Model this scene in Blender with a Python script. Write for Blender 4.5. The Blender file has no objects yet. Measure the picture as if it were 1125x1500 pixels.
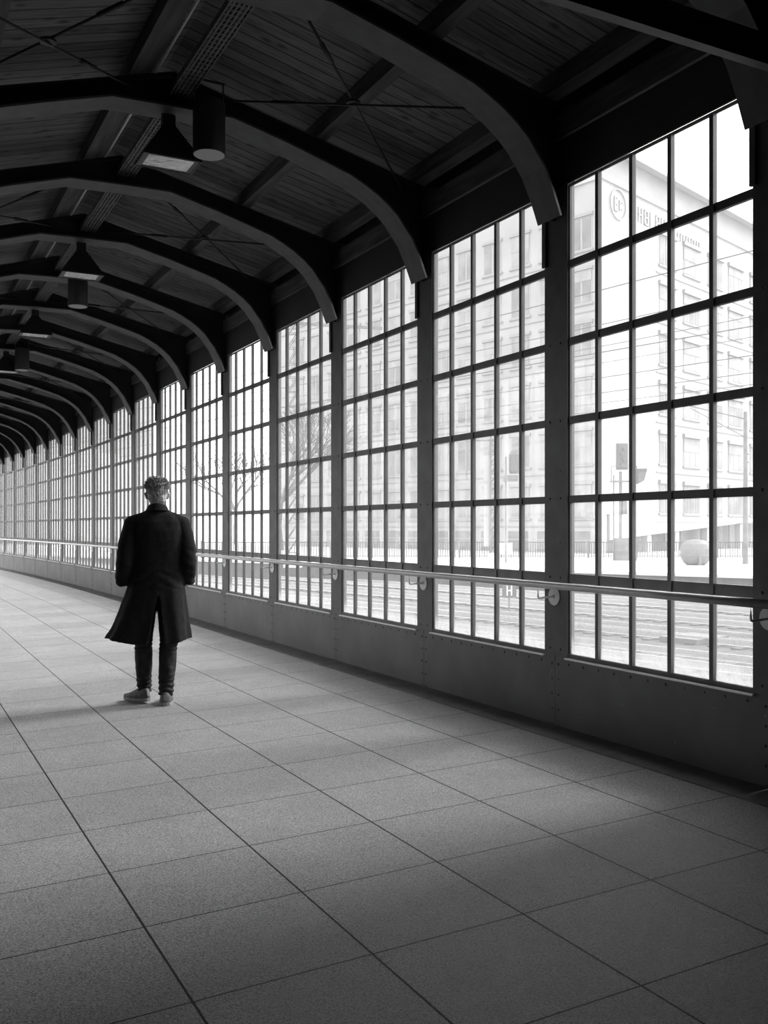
import bpy, bmesh, math, random
from mathutils import Vector, Matrix, noise
random.seed(7)
S = bpy.context.scene
COL = S.collection
EYE = 1.38                      # eye height; floor at the middle of the corridor is z = 0
TH = 0.480                      # camera heading off the corridor axis (to the right)
CT, ST = math.cos(TH), math.sin(TH)

# ---------------------------------------------------------------- camera
cd = bpy.data.cameras.new('camera'); cam = bpy.data.objects.new('camera', cd); COL.objects.link(cam)
cam.location = (0, 0, EYE); cam.rotation_euler = (math.pi/2, 0, -TH)
cd.sensor_fit = 'VERTICAL'; cd.sensor_height = 36.0; cd.lens = 1400.0/1500.0*36.0
cd.shift_y = (772.7-750.0)/1500.0
cd.clip_start = 0.02; cd.clip_end = 1000
S.camera = cam
# ---------------------------------------------------------------- view
S.view_settings.view_transform = 'Standard'; S.view_settings.look = 'None'
S.view_settings.gamma = 1.0; S.view_settings.use_curve_mapping = False
S.view_settings.exposure = 0.0
S.cycles.use_denoising = True
S.cycles.max_bounces = 8; S.cycles.diffuse_bounces = 5; S.cycles.transparent_max_bounces = 24
S.cycles.sample_clamp_indirect = 6.0
# ---------------------------------------------------------------- sky: bright, flat overcast
SKY = 4.6
w = bpy.data.worlds.new('overcast_sky'); S.world = w; w.use_nodes = True
nt = w.node_tree; nt.nodes.clear()
wo = nt.nodes.new('ShaderNodeOutputWorld'); bg = nt.nodes.new('ShaderNodeBackground')
tc = nt.nodes.new('ShaderNodeTexCoord'); sx = nt.nodes.new('ShaderNodeSeparateXYZ'); cr = nt.nodes.new('ShaderNodeValToRGB')
nt.links.new(tc.outputs['Generated'], sx.inputs[0]); nt.links.new(sx.outputs['Z'], cr.inputs[0])
cr.color_ramp.elements[0].position = 0.0; cr.color_ramp.elements[0].color = (.75, .75, .75, 1)
cr.color_ramp.elements[1].position = 0.6; cr.color_ramp.elements[1].color = (1, 1, 1, 1)
nt.links.new(cr.outputs[0], bg.inputs[0]); bg.inputs[1].default_value = SKY
nt.links.new(bg.outputs[0], wo.inputs[0])
# ---------------------------------------------------------------- veiled sun from the window side
sd = bpy.data.lights.new('veiled_sun', 'SUN'); sd.energy = 7.0; sd.angle = math.radians(24); sd.color = (1, 1, 1)
sun = bpy.data.objects.new('veiled_sun', sd); COL.objects.link(sun)
sun.location = (30, -8, 20)
_d = Vector((-1.0, 0.06, -math.tan(math.radians(37))))
sun.rotation_euler = _d.to_track_quat('-Z', 'Y').to_euler()

# ================================================================ materials (all grey: the photo is black and white)
def mat(name, v, rough=.6, metal=0.0, spec=.5, var=0.0, vscale=20.0, bump=0.0, bscale=60.0, vec='Object', stretch=None, detail=4):
    m = bpy.data.materials.new(name); m.use_nodes = True
    n = m.node_tree.nodes; l = m.node_tree.links; b = n['Principled BSDF']
    b.inputs['Base Color'].default_value = (v, v, v, 1); b.inputs['Roughness'].default_value = rough
    b.inputs['Metallic'].default_value = metal; b.inputs['Specular IOR Level'].default_value = spec
    tcn = n.new('ShaderNodeTexCoord'); mp = n.new('ShaderNodeMapping'); l.new(tcn.outputs[vec], mp.inputs[0])
    if stretch: mp.inputs['Scale'].default_value = stretch
    if var:
        no = n.new('ShaderNodeTexNoise'); no.inputs['Scale'].default_value = vscale; no.inputs['Detail'].default_value = detail
        l.new(mp.outputs[0], no.inputs['Vector'])
        r = n.new('ShaderNodeMapRange'); r.inputs[1].default_value = .3; r.inputs[2].default_value = .7
        r.inputs[3].default_value = v*(1-var); r.inputs[4].default_value = v*(1+var)
        l.new(no.outputs[0], r.inputs[0]); l.new(r.outputs[0], b.inputs['Base Color'])
    if bump:
        no = n.new('ShaderNodeTexNoise'); no.inputs['Scale'].default_value = bscale; no.inputs['Detail'].default_value = 4
        l.new(mp.outputs[0], no.inputs['Vector'])
        bn = n.new('ShaderNodeBump'); bn.inputs['Strength'].default_value = bump; bn.inputs['Distance'].default_value = .01
        l.new(no.outputs[0], bn.inputs['Height']); l.new(bn.outputs[0], b.inputs['Normal'])
    return m
class NB:
    """small node helper for the longer materials"""
    def __init__(s, name):
        s.m = bpy.data.materials.new(name); s.m.use_nodes = True; s.n = s.m.node_tree.nodes; s.l = s.m.node_tree.links
        s.b = s.n['Principled BSDF']; s.out = s.n['Material Output']
    def put(s, sock, v):
        if isinstance(v, (int, float)): sock.default_value = v
        elif isinstance(v, tuple): sock.default_value = v
        else: s.l.new(v, sock)
    def math(s, op, a, b=0.0, c=None):
        k = s.n.new('ShaderNodeMath'); k.operation = op; s.put(k.inputs[0], a); s.put(k.inputs[1], b)
        if c is not None: s.put(k.inputs[2], c)
        return k.outputs[0]
    def noise(s, vec, scale, detail=4, rough=.5):
        k = s.n.new('ShaderNodeTexNoise'); s.l.new(vec, k.inputs['Vector']); k.inputs['Scale'].default_value = scale
        k.inputs['Detail'].default_value = detail; k.inputs['Roughness'].default_value = rough; return k.outputs[0]
    def range(s, v, a, b, c, d):
        k = s.n.new('ShaderNodeMapRange'); s.l.new(v, k.inputs[0])
        for i, q in enumerate((a, b, c, d)): k.inputs[i+1].default_value = q
        return k.outputs[0]
    def mapping(s, vec, sc=(1, 1, 1), loc=(0, 0, 0)):
        k = s.n.new('ShaderNodeMapping'); s.l.new(vec, k.inputs[0]); k.inputs['Scale'].default_value = sc; k.inputs['Location'].default_value = loc; return k.outputs[0]
    def bump(s, h, st, dist=.01):
        k = s.n.new('ShaderNodeBump'); k.inputs['Strength'].default_value = st; k.inputs['Distance'].default_value = dist
        s.l.new(h, k.inputs['Height']); s.l.new(k.outputs[0], s.b.inputs['Normal'])

TILE, TX0, TY0 = 0.602, 0.8117, 2.797
def floor_material():
    q = NB('granite_slabs'); uv = q.n.new('ShaderNodeUVMap').outputs[0]
    sp = q.n.new('ShaderNodeSeparateXYZ'); q.l.new(uv, sp.inputs[0]); u, v = sp.outputs[0], sp.outputs[1]
    du = q.math('MULTIPLY', q.math('ABSOLUTE', q.math('SUBTRACT', q.math('FRACT', q.math('ADD', u, 50.5)), .5)), TILE)
    dv = q.math('MULTIPLY', q.math('ABSOLUTE', q.math('SUBTRACT', q.math('FRACT', q.math('ADD', v, 50.5)), .5)), TILE)
    # every other length-wise joint is a little wider, as laid
    cell = q.n.new('ShaderNodeTexWhiteNoise'); cell.noise_dimensions = '2D'
    fl = q.n.new('ShaderNodeVectorMath'); fl.operation = 'FLOOR'; q.l.new(uv, fl.inputs[0]); q.l.new(fl.outputs[0], cell.inputs['Vector'])
    wob = q.math('MULTIPLY', q.noise(uv, 40, 3), .0022)
    wu = q.math('ADD', .0032, wob); wv = q.math('ADD', .0022, wob)
    ju = q.math('LESS_THAN', du, wu); jv = q.math('LESS_THAN', dv, wv)
    j = q.math('MAXIMUM', ju, jv)
    def speck(scale):
        w1 = q.n.new('ShaderNodeTexWhiteNoise'); w1.noise_dimensions = '2D'; f1 = q.n.new('ShaderNodeVectorMath'); f1.operation = 'FLOOR'
        q.l.new(q.mapping(uv, (scale, scale, 1)), f1.inputs[0]); q.l.new(f1.outputs[0], w1.inputs['Vector'])
        return q.math('MULTIPLY', q.math('SUBTRACT', w1.outputs[0], .5), 2.0)
    grain = q.math('MULTIPLY', q.math('ADD', q.range(q.noise(uv, 70, 3, .95), .40, .60, -1, 1), speck(118)), .75)
    fine = speck(190)
    soft = q.range(q.noise(uv, 2.5, 4), .3, .7, -1, 1)
    base = q.math('ADD', .165, q.math('MULTIPLY', grain, .07))
    base = q.math('ADD', base, q.math('MULTIPLY', fine, .07))
    base = q.math('ADD', base, q.math('MULTIPLY', soft, .018))
    base = q.math('ADD', base, q.math('MULTIPLY', q.math('SUBTRACT', cell.outputs[0], .5), .035))
    col = q.math('MULTIPLY', base, q.math('SUBTRACT', 1.0, q.math('MULTIPLY', j, .92)))
    q.l.new(col, q.b.inputs['Base Color']); q.b.inputs['Roughness'].default_value = .46; q.b.inputs['Sheen Weight'].default_value = .84; q.b.inputs['Sheen Roughness'].default_value = .39   # sheen lifts the far floor, standing in for brighter light there
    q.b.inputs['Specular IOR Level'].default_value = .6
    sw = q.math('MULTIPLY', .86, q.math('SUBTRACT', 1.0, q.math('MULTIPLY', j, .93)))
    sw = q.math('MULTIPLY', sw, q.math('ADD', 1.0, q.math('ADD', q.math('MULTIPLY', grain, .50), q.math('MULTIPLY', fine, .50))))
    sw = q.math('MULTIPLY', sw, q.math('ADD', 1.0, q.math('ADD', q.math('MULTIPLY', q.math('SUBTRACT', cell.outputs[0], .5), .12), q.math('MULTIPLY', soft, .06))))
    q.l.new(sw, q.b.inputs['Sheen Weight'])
    q.l.new(q.math('MULTIPLY', .6, q.math('SUBTRACT', 1.0, q.math('MULTIPLY', j, .9))), q.b.inputs['Specular IOR Level'])
    h = q.math('ADD', q.math('MULTIPLY', grain, .5), q.math('MULTIPLY', j, -1.5)); q.bump(h, .5, .003)
    return q.m
def board_material():
    q = NB('stained_roof_boards'); uv = q.n.new('ShaderNodeUVMap').outputs[0]     # u across the slope (m), v along the hall (m)
    sp = q.n.new('ShaderNodeSeparateXYZ'); q.l.new(uv, sp.inputs[0]); u, v = sp.outputs[0], sp.outputs[1]
    W = .122
    f = q.math('DIVIDE', q.math('ADD', v, 50.0), W); cellv = q.math('FLOOR', f)
    d = q.math('ABSOLUTE', q.math('SUBTRACT', q.math('FRACT', f), .5))
    gap = q.range(d, .43, .48, 0, 1)
    wn = q.n.new('ShaderNodeTexWhiteNoise'); wn.noise_dimensions = '1D'; q.l.new(cellv, wn.inputs['W'])
    grain = q.range(q.noise(q.mapping(uv, (2.2, 38, 1)), 1.6, 5, .6), .3, .7, -1, 1)
    vo = q.n.new('ShaderNodeTexVoronoi'); vo.inputs['Scale'].default_value = 1.0; q.l.new(q.mapping(uv, (4.2, 8.2, 1)), vo.inputs['Vector'])
    knot = q.range(vo.outputs['Distance'], .08, .24, 1, 0)
    b = q.math('ADD', .12, q.math('MULTIPLY', grain, .075)); b = q.math('ADD', b, q.math('MULTIPLY', q.math('SUBTRACT', wn.outputs[0], .5), .06))
    b = q.math('MULTIPLY', b, q.math('SUBTRACT', 1.0, q.math('MULTIPLY', knot, .72)))
    b = q.math('MULTIPLY', b, q.math('SUBTRACT', 1.0, q.math('MULTIPLY', gap, .9)))
    q.l.new(b, q.b.inputs['Base Color']); q.b.inputs['Roughness'].default_value = .7
    q.bump(q.math('MULTIPLY', gap, -1.0), .6, .008)
    return q.m
def scuffed_paint():
    q = NB('scuffed_dark_paint'); tc_ = q.n.new('ShaderNodeTexCoord').outputs['Object']
    big = q.range(q.noise(tc_, 3.0, 4), .3, .7, -1, 1)
    wear = q.range(q.noise(q.mapping(tc_, (1, 26, 5)), 3.0, 5, .7), .70, .78, 0, 1)
    fl = q.n.new('ShaderNodeTexVoronoi'); fl.inputs['Scale'].default_value = 9; q.l.new(tc_, fl.inputs['Vector'])
    fleck = q.range(fl.outputs['Distance'], .03, .06, 1, 0)
    b = q.math('ADD', .105, q.math('MULTIPLY', big, .018)); b = q.math('ADD', b, q.math('MULTIPLY', wear, .05)); b = q.math('ADD', b, q.math('MULTIPLY', fleck, .12))
    q.l.new(b, q.b.inputs['Base Color']); q.b.inputs['Roughness'].default_value = .5
    q.bump(q.noise(tc_, 14, 3), .12, .01)
    return q.m
def glass_material(base=.09):
    q = NB('dusty_window_glass'); n, l = q.n, q.l
    n.remove(q.b)
    o = n.new('ShaderNodeTexCoord').outputs['Object']; sp = n.new('ShaderNodeSeparateXYZ'); l.new(o, sp.inputs[0]); z = sp.outputs[2]
    # splashed grime above the sill (object z is measured from the sill)
    low = q.range(z, 0.0, .14, 1, 0); low = q.math('POWER', low, 1.6)
    cl = q.range(q.noise(q.mapping(o, (6, 6, 2.5)), 2.2, 5, .6), .3, .7, .25, 1.0)
    streak = q.range(q.noise(q.mapping(o, (20, 20, 2.0)), 2.0, 5, .75), .60, .75, 0, .35)
    lowbig = q.range(z, 0.1, .62, 1, 0)
    f = q.math('ADD', base, q.math('MULTIPLY', low, q.math('MULTIPLY', cl, .8)))
    f = q.math('ADD', f, q.math('MULTIPLY', lowbig, q.math('ADD', q.math('MULTIPLY', cl, .05), q.math('MULTIPLY', streak, .35))))
    f = q.math('MINIMUM', f, .9)
    tr = n.new('ShaderNodeBsdfTransparent'); tr.inputs[0].default_value = (.94, .94, .94, 1)
    tl = n.new('ShaderNodeBsdfTranslucent'); tl.inputs[0].default_value = (.36, .36, .36, 1)
    mx = n.new('ShaderNodeMixShader'); l.new(f, mx.inputs[0]); l.new(tr.outputs[0], mx.inputs[1]); l.new(tl.outputs[0], mx.inputs[2])
    gl = n.new('ShaderNodeBsdfGlossy'); gl.inputs['Roughness'].default_value = .03; gl.inputs[0].default_value = (.9, .9, .9, 1)
    lw = n.new('ShaderNodeLayerWeight'); lw.inputs[0].default_value = .5
    fr = q.math('ADD', .02, q.math('MULTIPLY', q.math('POWER', lw.outputs['Facing'], 5.0), .12))
    m2 = n.new('ShaderNodeMixShader'); l.new(fr, m2.inputs[0]); l.new(mx.outputs[0], m2.inputs[1]); l.new(gl.outputs[0], m2.inputs[2])
    l.new(m2.outputs[0], q.out.inputs[0])
    return q.m
M = dict(
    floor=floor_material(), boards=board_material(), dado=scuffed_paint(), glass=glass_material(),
    steel=mat('dark_painted_steel', .078, .5, var=.25, vscale=6, bump=.08, bscale=30),
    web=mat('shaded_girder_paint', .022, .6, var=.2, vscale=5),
    frame=mat('window_frame_paint', .095, .5, var=.2, vscale=8),
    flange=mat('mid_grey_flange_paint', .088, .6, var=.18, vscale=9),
    timber=mat('roof_timber', .075, .75, var=.45, vscale=4, stretch=(6, .6, 6), bump=.2, bscale=8),
    darkwall=mat('dark_wall_paint', .022, .7, var=.2, vscale=3),
    galv=mat('galvanised_metal', .10, .6, .0, var=.3, vscale=12),
    rail=mat('brushed_stainless_steel', .62, .30, .15, var=.05, vscale=30),
    disc=mat('matt_stainless_plate', .75, .6, .0, var=.1),
    sill=mat('aluminium_sill', .75, .35, .2, var=.1),
    black=mat('black_lamp_housing', .022, .5, var=.2), lens=mat('frosted_lamp_lens', .45, .6),
    mirror=mat('lamp_glass', .75, .10, 1.0, bump=.5, bscale=14),
    fence=mat('fence_paint', .07, .6), slab=mat('weathered_slab', .11, .9),
    foot_strip=mat('shade_dark_skirting', .11, .6, var=.3, vscale=8),
    concrete=mat('pale_concrete', .55, .85, var=.12, vscale=1.5), kerb=mat('platform_edge_face', .06, .9, var=.3, vscale=2),
    ballast=mat('track_ballast', .045, .95, var=.6, vscale=5, bump=.5, bscale=12, detail=8),
    sleeper=mat('concrete_sleeper', .06, .9, var=.3, vscale=2), railtop=mat('polished_rail', .75, .25, .9),
    facade=mat('pale_render_facade', .32, .9, var=.05, vscale=.3), facade2=mat('side_facade', .29, .9, var=.1, vscale=.3),
    trimm=mat('facade_ledge', .235, .9), winglass=mat('far_window_pane', .15, .25, var=.35, vscale=.6),
    winframe=mat('far_window_frame', .27, .6), hazed_blind=mat('window_blind', .235, .8, var=.2, vscale=.8),  # far panes and blinds: light grey with the washed-out haze in the colour
    roofband=mat('pale_roof_band', .225, .7, var=.08, vscale=.4), sign=mat('facade_lettering', .285, .6),
    mast=mat('grey_mast_steel', .14, .6, var=.3, vscale=1.5), cable=mat('catenary_wire', .10, .6),
    white=mat('white_sign_face', .75, .5), darksign=mat('dark_sign_face', .08, .5), bark=mat('bare_tree_bark', .10, .9, var=.3),
    drum=mat('container_shell', .14, .6, var=.15, vscale=2),
    skin=mat('skin', .5, .5, var=.08, vscale=30, bump=.05), hair=mat('short_hair', .36, .45, var=.5, vscale=60),
    wool=mat('black_wool_coat', .010, .9, spec=.25, var=.35, vscale=40, bump=.35, bscale=220),
    denim=mat('dark_denim', .014, .75, spec=.3, var=.5, vscale=18, bump=.4, bscale=30),
    shoe=mat('grey_trainer_fabric', .13, .7, var=.35, vscale=25), sole=mat('pale_rubber_sole', .30, .6),
)

# ================================================================ mesh helpers
class MB:
    def __init__(s): s.v = []; s.f = []
    def add(s, vs, fs):
        o = len(s.v); s.v += [tuple(p) for p in vs]; s.f += [tuple(i+o for i in f) for f in fs]; return s
    def box(s, a, b):
        (x0, y0, z0), (x1, y1, z1) = a, b
        return s.add([(x0,y0,z0),(x1,y0,z0),(x1,y1,z0),(x0,y1,z0),(x0,y0,z1),(x1,y0,z1),(x1,y1,z1),(x0,y1,z1)],
                     [(0,3,2,1),(4,5,6,7),(0,1,5,4),(1,2,6,5),(2,3,7,6),(3,0,4,7)])
    def bar(s, p, q, wd, hg, up=(0, 0, 1)):
        p, q = Vector(p), Vector(q); d = (q-p).normalized(); u = Vector(up)
        if abs(d.dot(u)) > .98: u = Vector((1, 0, 0))
        r = d.cross(u).normalized(); u = r.cross(d).normalized(); r *= wd/2; u *= hg/2
        vs = [p-r-u, p+r-u, p+r+u, p-r+u, q-r-u, q+r-u, q+r+u, q-r+u]
        return s.add(vs, [(3,2,1,0),(4,5,6,7),(0,1,5,4),(1,2,6,5),(2,3,7,6),(3,0,4,7)])
    def tube(s, pts, r, n=10, cap=True):
        pts = [Vector(p) for p in pts]; R = r if isinstance(r, (list, tuple)) else [r]*len(pts); rings = []; ref = None
        for i, p in enumerate(pts):
            d = (pts[min(i+1, len(pts)-1)]-pts[max(i-1, 0)]).normalized()
            if ref is None: ref = Vector((0, 0, 1)) if abs(d.z) < .9 else Vector((1, 0, 0))
            a = d.cross(ref).normalized(); b = d.cross(a).normalized(); ref = -b if False else ref
            rings.append([p+a*math.cos(2*math.pi*k/n)*R[i]+b*math.sin(2*math.pi*k/n)*R[i] for k in range(n)])
        vs = [q for g in rings for q in g]; fs = []
        for i in range(len(pts)-1):
            for k in range(n): fs.append((i*n+k, i*n+(k+1) % n, (i+1)*n+(k+1) % n, (i+1)*n+k))
        if cap: fs.append(tuple(range(n-1, -1, -1))); fs.append(tuple((len(pts)-1)*n+k for k in range(n)))
        return s.add(vs, fs)
    def lathe(s, prof, c=(0, 0, 0), n=24, sx=1, sy=1):
        vs = []; fs = []
        for r, z in prof:
            for k in range(n): a = 2*math.pi*k/n; vs.append((c[0]+r*sx*math.cos(a), c[1]+r*sy*math.sin(a), c[2]+z))
        for i in range(len(prof)-1):
            for k in range(n): fs.append((i*n+k, i*n+(k+1) % n, (i+1)*n+(k+1) % n, (i+1)*n+k))
        fs.append(tuple(range(n-1, -1, -1))); fs.append(tuple((len(prof)-1)*n+k for k in range(n)))
        return s.add(vs, fs)
    def ball(s, c, r, n=12, m=8):
        rx, ry, rz = r if isinstance(r, (tuple, list)) else (r, r, r); vs = []; fs = []
        for i in range(1, m):
            t = math.pi*i/m
            for k in range(n): a = 2*math.pi*k/n; vs.append((c[0]+rx*math.sin(t)*math.cos(a), c[1]+ry*math.sin(t)*math.sin(a), c[2]+rz*math.cos(t)))
        vs += [(c[0], c[1], c[2]+rz), (c[0], c[1], c[2]-rz)]; T = len(vs)-2
        for i in range(m-2):
            for k in range(n): fs.append((i*n+k, (i+1)*n+k, (i+1)*n+(k+1) % n, i*n+(k+1) % n))
        for k in range(n): fs.append((T, k, (k+1) % n)); fs.append((T+1, (m-2)*n+(k+1) % n, (m-2)*n+k))
        return s.add(vs, fs)
    def capsule(s, p, q, r0, r1, n=14):
        p, q = Vector(p), Vector(q); d = (q-p).normalized(); pts = []; rs = []
        for i in range(6): a = math.pi/2*(1-i/5); pts.append(p-d*r0*math.sin(a)); rs.append(max(r0*math.cos(a), .0005))
        for i in range(6): a = math.pi/2*i/5; pts.append(q+d*r1*math.sin(a)); rs.append(max(r1*math.cos(a), .0005))
        # fixed frame so the ends do not twist
        ref = Vector((0, 0, 1)) if abs(d.z) < .9 else Vector((1, 0, 0)); a_ = d.cross(ref).normalized(); b_ = d.cross(a_)
        vs = [c+a_*math.cos(2*math.pi*k/n)*r+b_*math.sin(2*math.pi*k/n)*r for c, r in zip(pts, rs) for k in range(n)]
        fs = [(i*n+k, i*n+(k+1) % n, (i+1)*n+(k+1) % n, (i+1)*n+k) for i in range(11) for k in range(n)]
        fs += [tuple(range(n-1, -1, -1)), tuple(11*n+k for k in range(n))]
        return s.add(vs, fs)
    def xform(s, mtx):
        s.v = [tuple(mtx @ Vector(p)) for p in s.v]; return s
    def build(s, name, m, parent=None, smooth=False, bevel=0, uv=None, loc=None):
        me = bpy.data.meshes.new(name); me.from_pydata(s.v, [], s.f); me.update()
        if uv:
            ul = me.uv_layers.new(name='UVMap')
            for lp in me.loops: ul.data[lp.index].uv = uv[lp.vertex_index]
        bm = bmesh.new(); bm.from_mesh(me); bmesh.ops.recalc_face_normals(bm, faces=bm.faces); bm.to_mesh(me); bm.free()
        if smooth:
            for p in me.polygons: p.use_smooth = True
        me.materials.append(m)
        o = bpy.data.objects.new(name, me); COL.objects.link(o)
        if parent is not None: o.parent = parent
        if loc is not None: o.location = loc
        if bevel:
            bv = o.modifiers.new('bevel', 'BEVEL'); bv.width = bevel; bv.segments = 2; bv.limit_method = 'ANGLE'
        return o
def shade(o, ang=40):
    for p in o.data.polygons: p.use_smooth = True
    o.data.set_sharp_from_angle(angle=math.radians(ang)); return o
def tag(o, label=None, cat=None, group=None, kind=None):
    if label: o['label'] = label
    if cat: o['category'] = cat
    if group: o['group'] = group
    if kind: o['kind'] = kind
    return o
def empty(name, loc=(0, 0, 0), rz=0, **k):
    o = bpy.data.objects.new(name, None); COL.objects.link(o); o.location = loc; o.rotation_euler = (0, 0, rz); o.empty_display_size = .1
    return tag(o, **k)
def dup(root, loc=None, rz=None, label=None):
    r = root.copy(); COL.objects.link(r)
    if loc is not None: r.location = loc
    if rz is not None: r.rotation_euler = (0, 0, rz)
    if label: r['label'] = label
    for ch in list(root.children):
        c = ch.copy(); COL.objects.link(c); c.parent = r
        for g in list(ch.children):
            d = g.copy(); COL.objects.link(d); d.parent = c
    return r

# ================================================================ the hall's plan: straight, then a slow bend to the left
XW, YW, L = 3.945, 4.954, 1.739       # glass plane, near side of frame 0, bay length
J0, J1 = -5, 18
KAP = .006
PJ = {0: (Vector((XW, YW)), 0.0)}
for j in range(0, J0-1, -1): PJ[j] = (Vector((XW, YW+L*j)), 0.0)
p_ = Vector((XW, YW))
for j in range(0, J1+2):
    h_ = KAP*max(0, j-5); PJ[j] = (p_.copy(), h_); p_ = p_+L*Vector((-math.sin(h_), math.cos(h_)))
def at(X, Y):
    """plan point (X across, Y along the hall) -> world x, y on the bent plan"""
    j = max(J0, min(J1+1, math.floor((Y-YW)/L))); P, h = PJ[j]; u = Y-YW-L*j
    hp = PJ.get(j-1, PJ[j])[1]; t = min(1, max(0, u/L)); he = (hp+h)/2*(1-t)+(h+PJ.get(j+1, PJ[j])[1])/2*t
    return (P.x-u*math.sin(h)+(X-XW)*math.cos(he), P.y+u*math.cos(h)+(X-XW)*math.sin(he))
def fz(X): return .0317*(X-2.0)       # the floor falls slightly away from the windows
YA, YB = YW+L*J0, YW+L*(J1+1)
CX = 1.82
def ztop(X): return EYE+3.26-(.235*(X-CX) if X > CX else .30*(CX-X))   # top of the arch girders
def zbrd(X): return ztop(X)+.13                                          # underside of the boards
ys = [YW+L*j+L*q/2 for j in range(J0, J1+1) for q in range(2)]+[YB]

# ---------------------------------------------------------------- floor, ceiling, walls
def sweep(prof, y0=YA, y1=YB, closed=True):
    """sweep an (X, z) section along the hall"""
    m = MB(); Y = [y0]+[y for y in ys if y0+.01 < y < y1-.01]+[y1]; n = len(prof)
    for y in Y:
        for X, z in prof: a = at(X, y); m.v.append((a[0], a[1], z))
    for i in range(len(Y)-1):
        for k in range(n if closed else n-1): m.f.append((i*n+k, i*n+(k+1) % n, (i+1)*n+(k+1) % n, (i+1)*n+k))
    if closed: m.f.append(tuple(range(n))); m.f.append(tuple((len(Y)-1)*n+k for k in range(n)))
    return m, Y
XL = -.24
m = MB(); uv = []
fx = [XL-.3, 1.0, 2.5, 3.0, XW]
for y in ys:
    for X in fx:
        a = at(X, y); m.v.append((a[0], a[1], fz(X))); uv.append(((X-TX0)/TILE, (y-TY0)/TILE))
nx = len(fx)
for i in range(len(ys)-1):
    for k in range(nx-1): m.f.append((i*nx+k, i*nx+k+1, (i+1)*nx+k+1, (i+1)*nx+k))
for y in ys:
    for X in fx: a = at(X, y); m.v.append((a[0], a[1], fz(X)-.25)); uv.append((0, 0))
o_ = len(ys)*nx
m.f += [tuple(o_+q for q in f) for f in m.f]
for i in range(len(ys)-1): m.f.append((i*nx+nx-1, (i+1)*nx+nx-1, o_+(i+1)*nx+nx-1, o_+i*nx+nx-1)); m.f.append((i*nx, o_+i*nx, o_+(i+1)*nx, (i+1)*nx))
for k in range(nx-1): m.f.append((k, o_+k, o_+k+1, k+1)); e_ = (len(ys)-1)*nx; m.f.append((e_+k, e_+k+1, o_+e_+k+1, o_+e_+k))
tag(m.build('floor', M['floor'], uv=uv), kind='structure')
# ceiling: two slopes of boards with thickness
m = MB(); uv = []; cxs = [XL-.5, CX-.9, CX, CX+1.1, XW+.55]
for top in (0, .03):
    for y in ys:
        for X in cxs: a = at(X, y); m.v.append((a[0], a[1], zbrd(X)+top)); uv.append((X, y))
nx = len(cxs); o_ = len(ys)*nx
for b_ in (0, o_):
    for i in range(len(ys)-1):
        for k in range(nx-1): m.f.append((b_+i*nx+k, b_+i*nx+k+1, b_+(i+1)*nx+k+1, b_+(i+1)*nx+k))
for i in range(len(ys)-1):
    for k in (0, nx-1): m.f.append((i*nx+k, (i+1)*nx+k, o_+(i+1)*nx+k, o_+i*nx+k))
tag(m.build('ceiling', M['boards'], uv=uv), kind='structure')
# left wall (behind the camera's left shoulder) and the closed end behind the camera
JL = 2                          # the left side is closed up to here and glazed beyond
YL = YW+L*JL
wl, _ = sweep([(XL, fz(XL)), (XL, EYE+2.80), (XL-.12, EYE+2.80), (XL-.12, fz(XL))], YA, YL)
for za, zb in ((fz(XL), EYE-.86), (EYE+2.24, EYE+2.80)):
    m, _ = sweep([(XL, za), (XL, zb), (XL-.12, zb), (XL-.12, za)], YL, YB); wl.add(m.v, m.f)
tag(wl.build('wall_left', M['darkwall']), kind='structure')
m = MB().box((XL-.12, YA-.12, -.1), (XW+.1, YA, EYE+3.42)); tag(m.build('wall_back', M['darkwall']), kind='structure')
# low skirting strip along the window wall, its dark tone partly shade
m, _ = sweep([(3.70, fz(3.70)), (3.925, fz(3.925)), (3.925, fz(3.925)+.014), (3.705, fz(3.705)+.006)])
tag(m.build('trim_1', M['foot_strip']), kind='structure')

def bayobj(o, j):
    P, h = PJ[j]; o.location = (P.x, P.y, 0); o.rotation_euler = (0, 0, h); return o
# window wall: dado and header panels, one per bay (a frame at every joint)
wall = empty('wall_right', (XW, YW, 0), kind='structure')
Z = lambda z: EYE+z
def rivet(m, x, y, z, r=.0075):
    m.lathe([(r, 0), (r*.8, r*.45), (r*.3, r*.7)], (0, 0, 0), 8)
    k = 8*3; mt = Matrix.Translation((x, y, z)) @ Matrix.Rotation(-math.pi/2, 4, 'Y')
    m.v[-k:] = [tuple(mt @ Vector(p)) for p in m.v[-k:]]
dm = MB(); PF = -.022                                  # dado face, local x (glass plane = 0)
dm.box((PF, .134, fz(3.92)-.02), (.02, L+.129, Z(-.848)))
for q in range(11): rivet(dm, PF, .28+q*.145, Z(-.89), .009)
for q in range(5):
    rivet(dm, PF, .165, Z(-.90)-q*.1, .009); rivet(dm, PF, L+.098, Z(-.90)-q*.1, .009)
dado0 = dm.build('dado_panel', M['dado'], wall); dado0.location = (0, 0, 0)
hm = MB().box((-.03, 0, Z(2.232)), (-.015, L, Z(2.535))); head0 = hm.build('header_panel', M['darkwall'], wall)
fm = MB().box((.02, 0, Z(2.70)), (.05, L, zbrd(XW)+.01)); fr0 = fm.build('frieze_board', M['darkwall'], wall)
solid = MB().box((-.02, .0, Z(-.85)), (.02, L, Z(2.235)))
def place_child(o, j):      # children of wall_right, which stands at (XW, YW, 0)
    P, h = PJ[j]; o.location = (P.x-XW, P.y-YW, 0); o.rotation_euler = (0, 0, h)
for j in range(J0, J1+1):
    for src in (dado0, head0, fr0):
        c = src if j == J0 else src.copy()
        if j != J0: COL.objects.link(c); c.parent = wall
        place_child(c, j)
JW = -1                                                 # windows start here; unseen bays before it closed to darken the near floor
c = None
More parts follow.
